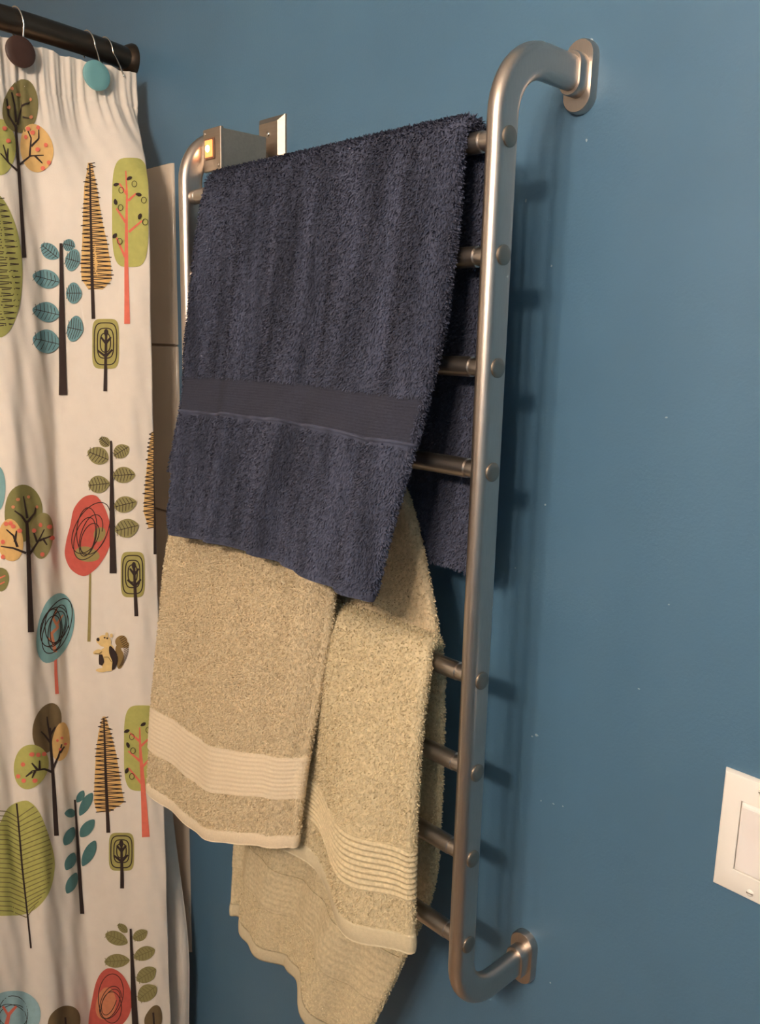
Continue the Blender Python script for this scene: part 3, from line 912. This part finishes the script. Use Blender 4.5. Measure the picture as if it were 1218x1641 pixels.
class Print:
    def __init__(s, name):
        s.name = name; s.mb = MB(); s.mats = []; s.layer = 0

    def mi(s, c):
        if c not in s.mats: s.mats.append(c)
        return s.mats.index(c)

    def blob(s, pts, c):
        """closed outline, star-shaped"""
        s.layer += 1
        P = np.array(pts, float)
        # resample the outline smoothly, then fill with close rings that follow the folds
        ext = np.concatenate([P[-1:], P, P[:2]])
        R = []
        for i in range(len(P)):
            p0, p1, p2, p3 = ext[i], ext[i + 1], ext[i + 2], ext[i + 3]
            k = max(1, int(np.linalg.norm(p2 - p1) / 4.0))
            for t in np.arange(k) / k:
                R.append(0.5 * (2 * p1 + (p2 - p0) * t + (2 * p0 - 5 * p1 + 4 * p2 - p3) * t * t + (3 * p1 - p0 - 3 * p2 + p3) * t ** 3))
        P = np.array(R); n = len(P)
        cen = P.mean(0)
        nr = int(np.clip(np.linalg.norm(P - cen, axis=1).max() / 3.0, 2, 30))
        fr_ = np.linspace(0, 1, nr + 1)[1:]
        allp = np.concatenate([[cen]] + [cen + (P - cen) * f for f in fr_])
        V = on_curtain(allp, s.eps())
        out = OUT.copy()
        f = [(0, 1 + k, 1 + (k + 1) % n) for k in range(n)]
        for r in range(nr - 1):
            for k in range(n):
                a_ = 1 + r * n
                f.append((a_ + k, a_ + n + k, a_ + n + (k + 1) % n, a_ + (k + 1) % n))
        s.put(V, f, out, c)

    def eps(s):
        return 0.0008 + 0.00010 * s.layer

    def put(s, V, f, out, c):
        f = [q for q in f if not all(out[i] for i in q)]
        if f:
            s.mb.add(V, f, s.mi(c))

    def ell(s, cx, cy, rx, ry, c, ang=0, wob=0.03, leaf=0.0, n=36, sq=2.0):
        a = math.radians(ang); pts = []
        ph = random.random() * 6
        for k in range(n):
            t = 2 * math.pi * k / n
            w = 1 + wob * math.sin(3 * t + ph)
            ct, st = math.cos(t), math.sin(t)
            x = rx * w * math.copysign(abs(ct) ** (2 / sq), ct)
            y = ry * w * math.copysign(abs(st) ** (2 / sq), st) * (1 - leaf * abs(ct) ** 3)
            pts.append((cx + x * math.cos(a) - y * math.sin(a), cy + x * math.sin(a) + y * math.cos(a)))
        s.blob(pts, c)

    def line(s, pts, w0, c, w1=None, lift=True):
        if lift: s.layer += 1
        w1 = w0 if w1 is None else w1
        P = np.array(pts, float)
        seg = np.linalg.norm(np.diff(P, axis=0), axis=1)
        cum = np.concatenate([[0], np.cumsum(seg)])
        n = max(3, min(400, int(cum[-1] / 2.5) + 2))
        t = np.linspace(0, cum[-1], n)
        Q = np.stack([np.interp(t, cum, P[:, 0]), np.interp(t, cum, P[:, 1])], 1)
        d = np.gradient(Q, axis=0); d /= np.linalg.norm(d, axis=1, keepdims=True) + 1e-9
        nn_ = np.stack([-d[:, 1], d[:, 0]], 1)
        W = (w0 + (w1 - w0) * np.linspace(0, 1, n))[:, None] / 2
        m_ = max(2, int(max(w0, w1) / 3) + 2)
        fs_ = np.linspace(1, -1, m_)
        AB = on_curtain(np.concatenate([Q + nn_ * W * f for f in fs_]), s.eps())
        s.put(AB, [((j + 1) * n + k, (j + 1) * n + k + 1, j * n + k + 1, j * n + k) for j in range(m_ - 1) for k in range(n - 1)], OUT.copy(), c)

    def leaf(s, cx, cy, rx, ry, c, ang=0, veins='leafline', nv=6):
        s.ell(cx, cy, rx, ry, c, ang, 0.02, leaf=0.35)
        if veins:
            a = math.radians(ang); ca, sa = math.cos(a), math.sin(a)
            T = lambda x, y: (cx + x * ca - y * sa, cy + x * sa + y * ca)
            s.line([T(-rx * .9, 0), T(rx * .95, 0)], 1.1, veins)
            for k in range(nv):
                x = -rx * .75 + 1.45 * rx * k / (nv - 1)
                y = ry * .82 * math.sqrt(max(0, 1 - (x / rx) ** 2))
                s.line([T(x, 0), T(x - rx * .18, y)], 0.9, veins, lift=False)
                s.line([T(x, 0), T(x - rx * .18, -y)], 0.9, veins, lift=False)

    def zig(s, poly, n, w, c, jit=2.0):
        """zig-zag scribble between a left and right outline: poly = list of (y, xl, xr)"""
        yy = np.array([p[0] for p in poly]); xl = np.array([p[1] for p in poly]); xr = np.array([p[2] for p in poly])
        pts = []
        for k in range(n):
            y = yy[0] + (yy[-1] - yy[0]) * k / (n - 1)
            x = np.interp(y, yy, xl if k % 2 else xr) + random.uniform(-jit, jit)
            pts.append((x, y + random.uniform(-1, 1)))
        s.line(pts, w, c)

    def scribble(s, cx, cy, rx, ry, ang, c, loops=5, w=1.3):
        a = math.radians(ang); pts = []
        n = loops * 30
        ph = random.random() * 6
        for k in range(n):
            t = 2 * math.pi * k / 30
            ox, oy = 0.16 * math.sin(t * .61 + ph), 0.20 * math.cos(t * .43 + ph)
            f = 0.62 + 0.16 * math.sin(t * .31 + ph)
            x, y = rx * (f * math.cos(t) + ox), ry * (f * 1.05 * math.sin(t + .25 * math.sin(t * .27)) + oy)
            pts.append((cx + x * math.cos(a) - y * math.sin(a), cy + x * math.sin(a) + y * math.cos(a)))
        s.line(pts, w, c)

    def dots(s, pts, r, c):
        s.layer += 1
        for x, y in pts:
            s.layer -= 1
            s.ell(x, y, r, r, c, n=10)

    def done(s):
        o = s.mb.build(s.name, [INKM[k] for k in s.mats], curtain, smooth=True)
        return o


def rnd_rect(x0, x1, y0, y1, c, p, sq=5.0):
    p.ell((x0 + x1) / 2, (y0 + y1) / 2, (x1 - x0) / 2, (y1 - y0) / 2, c, 0, 0.0, n=48, sq=sq)


def lollipop(x0, x1, y0, y1, tx, ty, bx, by):
    p = Print('printed_tree')
    rnd_rect(x0, x1, y0, y1, 'khaki', p)
    cx, cy, rx, ry = (x0 + x1) / 2, (y0 + y1) / 2, (x1 - x0) / 2, (y1 - y0) / 2
    for f, q in ((0.84, 4.0), (0.60, 3.4), (0.38, 2.6)):
        pts = []
        for k in range(41):
            t = 2 * math.pi * k / 40
            ct, st = math.cos(t), math.sin(t)
            pts.append((cx + rx * f * math.copysign(abs(ct) ** (2 / q), ct), cy + ry * f * math.copysign(abs(st) ** (2 / q), st) - (0.84 - f) * 4))
        p.line(pts, 1.8, 'dark')
    p.line([(bx, by), (tx, ty)], 6, 'dark', 3.5)
    h = by - ty
    j1 = (tx + (bx - tx) * .42, ty + h * .42); j2 = (tx + (bx - tx) * .2, ty + h * .2)
    w = rx * .62
    p.line([(j1[0], j1[1]), (j1[0] - w, j1[1] - 10)], 4, 'dark', 3); p.line([(j1[0], j1[1]), (j1[0] + w * .8, j1[1] - 11)], 4, 'dark', 3)
    p.line([(j2[0], j2[1]), (j2[0] - w * .6, j2[1] - 10)], 4, 'dark', 3); p.line([(j2[0], j2[1]), (j2[0] + w * .6, j2[1] - 10)], 4, 'dark', 3)
    p.ell(tx, ty + 2, 3.4, 6, 'dark', n=14)
    p.done()


PRINT_REPEAT = 0.0


def draw_print():
    # lines of branches shared by the round-crowned trees
    p = Print('printed_tree')
    p.ell(2, 236, 22, 45, 'lime'); p.ell(33, 171, 29, 43, 'brownolive', 8); p.ell(58, 238, 27, 39, 'tan', -10)
    p.line([(38, 413), (31, 300), (24, 200)], 6.5, 'dark', 4)
    for L in ([(30, 264), (48, 250), (70, 249)], [(47, 250), (50, 222), (43, 206)], [(50, 235), (62, 222), (62, 205)], [(56, 250), (68, 262)], [(27, 274), (12, 260), (0, 246)], [(12, 260), (4, 232)], [(10, 258), (12, 238)],
              [(25, 206), (12, 185), (9, 158)], [(26, 200), (34, 166), (32, 160)], [(33, 172), (46, 164)], [(35, 188), (46, 190)], [(24, 196), (21, 168), (17, 148)]):
        p.line(L, 3.6, 'dark', 1.8)
    p.dots([(40, 220), (52, 213), (45, 207), (61, 205), (74, 233), (69, 270), (79, 261), (12, 226), (6, 206), (60, 240)], 3.6, 'coral')
    p.dots([(28, 152), (48, 160), (18, 142), (12, 172), (49, 188)], 3.0, 'pink')
    p.done()

    p = Print('printed_tree')
    p.ell(-3, 425, 37, 116, 'limed', -3)
    p.zig([(318, -28, 8), (360, -34, 22), (420, -36, 31), (480, -36, 33), (525, -30, 22)], 44, 1.5, 'dark')
    p.done()

    p = Print('printed_tree')
    for a in ((80, 403, 18, 12, 38), (111, 393, 10, 10, 15), (117, 417, 12, 18, 15), (74, 447, 23, 15, 14), (119, 470, 12.5, 17, 0), (74, 500, 23, 16, 12), (121, 527, 13, 21, 12), (74, 547, 23, 19, 12)):
        p.leaf(a[0], a[1], a[2], a[3], 'tealgrey', a[4], 'dark')
    p.line([(99, 390), (100, 500), (102, 633)], 4.5, 'dark', 14)
    p.done()


    def conifer(outl, trunk, n, c='tan'):
        p = Print('printed_tree')
        yy = [o[0] for o in outl]
        pts = [(o[2], o[0]) for o in outl] + [(o[1], o[0]) for o in reversed(outl)]
        # strip-wise fill keeps the narrow tip
        for a, b_ in zip(outl[:-1], outl[1:]):
            n_ = 5
            k = max(2, int((b_[0] - a[0]) / 4))
            A = []
            for i in range(k + 1):
                f = i / k
                y = a[0] + (b_[0] - a[0]) * f; xl = a[1] + (b_[1] - a[1]) * f; xr = a[2] + (b_[2] - a[2]) * f
                A += [(xl + (xr - xl) * j / n_, y) for j in range(n_ + 1)]
            V = on_curtain(A, 0.0008)
            p.put(V, [(i * 6 + j, i * 6 + j + 6, i * 6 + j + 7, i * 6 + j + 1) for i in range(k) for j in range(5)], OUT.copy(), c)
        p.layer = 1
        p.zig([(o[0], o[1] - 2, o[2] + 3) for o in outl], n, 1.5, 'dark')
        p.line(trunk, 2.2, 'dark', 6)
        p.done()


    conifer([(261, 141, 148), (300, 135, 155), (350, 133, 163), (390, 132, 172), (425, 130, 178), (448, 131, 179), (464, 142, 165)], [(144, 262), (147, 420), (150, 511)], 60)
    conifer([(1148, 165, 170), (1175, 158, 178), (1210, 154, 187), (1250, 152, 193), (1285, 151, 199), (1301, 156, 176)], [(167, 1150), (170, 1240), (174, 1334)], 46)
    conifer([(692, 243, 246), (720, 238, 247), (770, 233, 248), (820, 230, 249), (846, 238, 249)], [(247, 700), (248, 800), (249, 888)], 46)


    def coral_tree(x0, x1, y0, y1, trunk, w0, br, leaves):
        p = Print('printed_tree')
        rnd_rect(x0, x1, y0, y1, 'lime', p, 4.0)
        p.line(trunk, w0, 'coral', 2)
        for a in br: p.line(a, 4, 'coral', 2.5)
        for k, (x, y, an) in enumerate(leaves):
            p.ell(x, y, 5, 2.8, 'dark', an, leaf=.4, n=14)
            p.line([(x + 8 + 4 * math.cos(t), y + 9 + 5 * math.sin(t)) for t in np.linspace(0, 6.28, 12)], 0.9, 'dark')
        p.done()


    coral_tree(180, 238, 253, 428, [(204, 519), (203, 430), (203, 360), (204, 310), (202, 274)], 9,
               [[(201, 412), (187, 381)], [(207, 372), (228, 354)], [(202, 357), (187, 334)], [(206, 322), (219, 310)], [(204, 312), (192, 294)]],
               [(187, 296, -15), (208, 286, -30), (223, 312, 10), (186, 324, 80), (225, 347, -70), (185, 378, -50)])
    coral_tree(199, 256, 1130, 1267, [(234, 1341), (229, 1250), (225, 1200), (224, 1165)], 12,
               [[(228, 1256), (206, 1230)], [(229, 1228), (243, 1212)], [(226, 1220), (206, 1203)], [(226, 1195), (240, 1182)], [(225, 1188), (209, 1174)]],
               [(204, 1171, -20), (230, 1160, -30), (242, 1173, -15), (206, 1193, 70), (204, 1234, -70)])

    lollipop(148, 191, 511, 591, 171, 531, 169, 627)
    lollipop(194, 232, 884, 957, 215, 904, 219, 987)
    lollipop(175, 215, 1334, 1395, 195, 1349, 196, 1423)

    p = Print('printed_tree')
    for a in ((168, 708, 10, 8, 42), (158, 730, 18, 14, 22), (195, 723, 14, 11, -32), (199, 761, 17.5, 13, -4), (159, 776, 17, 14, -6), (201, 808, 18, 13, -14), (204, 846, 19, 15, -14)):
        p.leaf(a[0], a[1], a[2], a[3], 'sage', a[4], 'dark')
    p.line([(179, 706), (180, 800), (182, 918)], 3, 'dark', 11)
    p.done()

    p = Print('printed_tree')
    p.line([(145, 915), (144, 980), (143, 1028)], 3, 'stem', 5)
    p.blob([(150, 793), (160, 800), (171, 820), (179, 850), (177, 872), (166, 896), (150, 915), (134, 923), (114, 912), (104, 890), (106, 868), (113, 842), (119, 815), (134, 797)], 'red')
    p.ell(140, 888, 20, 12, 'stem', 10); p.ell(160, 856, 9, 12, 'stem', 20)
    p.scribble(143, 856, 30, 55, 18, 'dark', 5, 1.4)
    p.done()

    p = Print('printed_tree')
    p.ell(37, 822, 30, 46, 'olive', 4); p.ell(66, 858, 19, 37, 'sage', 4); p.ell(17, 866, 20, 34, 'tan', -4)
    p.line([(49, 1013), (45, 892), (42, 834)], 9, 'dark', 5)
    for L in ([(45, 890), (60, 868), (71, 848)], [(62, 866), (81, 859)], [(68, 862), (75, 873)], [(41, 886), (22, 878), (2, 875)], [(28, 876), (22, 858), (11, 848)], [(24, 868), (27, 850)], [(42, 840), (33, 826), (24, 818)], [(42, 830), (38, 806), (36, 795)], [(43, 836), (54, 822), (56, 812)], [(58, 868), (52, 852)]):
        p.line(L, 4, 'dark', 2)
    p.dots([(11, 839), (22, 843), (31, 850), (6, 868), (6, 892), (53, 850), (64, 841), (78, 844), (82, 862), (67, 888), (18, 838)], 3.6, 'coral')
    p.dots([(28, 800), (44, 796), (22, 812), (58, 812)], 2.6, 'pink')
    p.done()

    p = Print('printed_tree'); p.ell(-2, 782, 11, 36, 'teal'); p.done()
    p = Print('printed_tree'); p.ell(2, 928, 13, 19, 'olive'); p.line([(0, 926), (9, 922)], 2, 'coral'); p.line([(0, 936), (8, 932)], 2, 'coral'); p.done()

    p = Print('printed_tree')
    p.line([(88, 1040), (89, 1080), (91, 1112)], 4, 'coral', 5.5)
    p.ell(88, 1006, 29, 57, 'teal', 14)
    p.line([(88, 1045), (82, 1015), (92, 1005), (84, 990), (90, 975)], 6, 'pink', 3); p.line([(84, 1030), (76, 1022)], 4, 'pink', 3); p.line([(90, 1000), (100, 985)], 4, 'pink', 2)
    p.scribble(88, 1006, 26, 52, 14, 'dark', 6, 1.5)
    p.done()

    p = Print('printed_squirrel')
    p.ell(193, 1057, 6, 15, 'bark', 6); p.ell(190, 1042, 5, 9, 'bark', -8); p.ell(195, 1028, 10, 10, 'bark'); p.ell(203, 1033, 4.5, 5, 'bark')
    for k in range(16):
        t = k / 15
        x = 191 + 8 * math.sin(t * 3); y = 1068 - 44 * t
        p.line([(x, y), (x + 8, y - 5)], 1, 'dark', lift=(k == 0))
    p.ell(172, 1056, 12, 19, 'cream', -10); p.ell(168, 1027, 11, 9.5, 'cream', 20); p.ell(175, 1040, 8, 9, 'cream'); p.ell(160, 1026, 5, 5, 'cream'); p.ell(157, 1044, 7, 3.6, 'cream', -18)
    p.ell(172, 1016, 2.4, 3.4, 'cream'); p.ell(179, 1018, 2.4, 3.2, 'cream'); p.ell(165, 1073, 10, 3.4, 'cream', -4); p.ell(176, 1066, 9, 9, 'cream')
    p.blob([(177, 1034), (186, 1044), (189, 1058), (184, 1072), (180, 1073), (181, 1060), (176, 1046)], 'dark')
    p.blob([(160, 1048), (165, 1048), (168, 1060), (165, 1066), (160, 1064)], 'dark')
    p.ell(158.5, 1024, 2.6, 3, 'dark', n=12); p.ell(169, 1021, 1.5, 1.5, 'dark', n=8); p.ell(173, 1022, 1.3, 1.6, 'dark', n=8)
    p.line([(165, 1043), (160, 1047), (153, 1046)], 1.2, 'bark'); p.line([(168, 1052), (175, 1052), (180, 1060)], 1.0, 'bark')
    p.done()

    p = Print('printed_tree')
    p.ell(75, 1166, 22, 41, 'brown', 12); p.ell(97, 1189, 14, 31, 'tan', 6); p.ell(49, 1228, 27, 36, 'lime', 12)
    p.line([(90, 1339), (84, 1240), (79, 1166)], 8, 'dark', 4)
    for L in ([(82, 1237), (70, 1232), (51, 1235)], [(60, 1234), (51, 1222)], [(52, 1236), (42, 1244)], [(56, 1235), (52, 1246)], [(84, 1232), (93, 1212), (98, 1192)], [(95, 1206), (102, 1196)], [(80, 1190), (70, 1178), (64, 1172)], [(79, 1178), (75, 1158), (74, 1148)], [(80, 1176), (88, 1164)], [(62, 1233), (62, 1218)]):
        p.line(L, 4, 'dark', 2)
    p.dots([(51, 1208), (60, 1209), (69, 1208), (38, 1224), (30, 1243), (39, 1250), (56, 1250)], 3.6, 'coral')
    p.dots([(98, 1182), (91, 1186), (103, 1192), (95, 1200)], 2.2, 'coral')
    p.done()

    p = Print('printed_tree')
    p.blob([(37, 1283), (50, 1286), (64, 1303), (76, 1335), (86, 1372), (86, 1400), (78, 1430), (62, 1452), (42, 1464), (15, 1467), (-10, 1464), (-22, 1440), (-24, 1400), (-14, 1350), (0, 1318), (14, 1293)], 'lime')
    for k in range(22):
        y = 1298 + k * 7.6
        xc = 28 + (y - 1290) * 0.085
        xr = float(np.interp(y, [1285, 1310, 1345, 1390, 1430, 1465], [44, 64, 78, 84, 76, 52]))
        p.line([(xc, y + 12), ((xc + xr) / 2, y + 3), (xr, y - 6)], 1.5, 'brownolive', lift=(k == 0))
        p.line([(xc, y + 12), (xc / 2 - 4, y + 2), (-20, y)], 1.5, 'brownolive', lift=False)
    p.line([(27, 1287), (36, 1390), (50, 1519)], 3, 'dark', 3)
    p.done()

    p = Print('printed_tree')
    for a in ((129, 1276, 11, 6, -58), (138, 1288, 21, 8, -60), (112, 1303, 9, 7, 0), (140, 1327, 18, 9, -50), (110, 1340, 16, 8, -64), (143, 1367, 23, 9, -62), (112, 1380, 15, 8, -66), (114, 1415, 18, 8, -66)):
        p.leaf(a[0], a[1], a[2], a[3], 'tealdark', a[4], None)
    p.line([(119, 1281), (125, 1380), (131, 1464)], 3, 'dark', 8)
    p.done()

    p = Print('printed_tree')
    for a in ((197, 1487, 10, 6, 42), (187, 1503, 19, 11, 22), (225, 1498, 13, 9, -30), (188, 1539, 20, 11, -4), (232, 1527, 18, 11, -22), (235, 1561, 18, 12, -32), (236, 1590, 18, 13, -38)):
        p.leaf(a[0], a[1], a[2], a[3], 'sage', a[4], 'brownolive')
    p.line([(210, 1487), (213, 1560), (218, 1660)], 3, 'dark', 11)
    p.done()

    p = Print('printed_tree')
    p.blob([(178, 1551), (195, 1560), (208, 1582), (212, 1606), (204, 1632), (185, 1650), (160, 1660), (143, 1650), (142, 1630), (148, 1600), (155, 1572), (165, 1556)], 'red')
    p.ell(170, 1608, 16, 26, 'pink', 10); p.scribble(178, 1604, 26, 44, 12, 'dark', 4, 1.2)
    p.done()
    p = Print('printed_tree')
    p.ell(20, 1628, 46, 42, 'ltblue'); p.scribble(20, 1628, 38, 34, 20, 'dark', 3, 1.1); p.line([(8, 1650), (14, 1625), (26, 1612)], 8, 'coral', 4); p.line([(4, 1612), (12, 1625)], 4, 'coral')
    p.done()
    p = Print('printed_tree'); p.ell(103, 1640, 25, 30, 'brown', 20); p.line([(106, 1655), (104, 1630)], 3, 'dark'); p.done()
    p = Print('printed_tree'); p.ell(246, 1634, 14, 24, 'brown', 12, leaf=.3); p.line([(248, 1655), (246, 1622)], 3, 'dark'); p.done()


# the print repeats along the width of the cloth
for PRINT_REPEAT in (0.0, 0.30, 0.60):
    draw_print()

# -------- hooks
def hook(y, disc_px, disc_mat, label):
    rx_ = rod_x(y)
    z0 = ROD_Z
    e = empty('curtain_hook', (rx_, y, z0 - 0.05), label, 'curtain hook')
    # wire ring round the rod, closing through the curtain hem
    rad = 0.0215
    cx_ = float(SX_curt(np.array([y]), np.array([1.69]))[0])
    pts = []
    for a in np.linspace(math.radians(-120), math.radians(100), 28):
        pts.append((rx_ + rad * math.sin(a), y - 0.004 * math.cos(a), z0 - 0.003 + rad * math.cos(a)))
    p0 = np.array(pts[-1]); p1 = np.array((cx_ + 0.004, y, 1.709))
    for f in np.linspace(0.15, 1, 9):
        q = p0 * (1 - f) + p1 * f
        q[0] += 0.002 * math.sin(f * math.pi)
        pts.append(tuple(q))
    q = MB(); q.tube(pts, 0.0012, 8); q.build('wire', M['wire'], e)
    if disc_px:
        c = ray_at(disc_px[0], disc_px[1], 0, cx_ + 0.018)
        q = MB(); q.lathe([(0.018, 0), (0.0205, 0.001), (0.0205, 0.004), (0.019, 0.0052), (0.010, 0.0056)], (c[0] - 0.003, c[1], c[2]), (1, 0, 0), 32)
        q.build('button', disc_mat, e, auto=50)
    return e


for px, disc, mt_, lb in (((36, 76), (33, 83), M['brown_disc'], 'curtain hook with a dark brown round button'),
                          ((158, 112), (155, 121), M['teal_disc'], 'curtain hook with a teal round button'),
                          ((190, 116), None, None, 'plain wire curtain hook beside the rod end')):
    yy_ = ray_at(px[0], px[1], 0, -0.81)[1]
    hook(float(yy_), disc, mt_, lb)
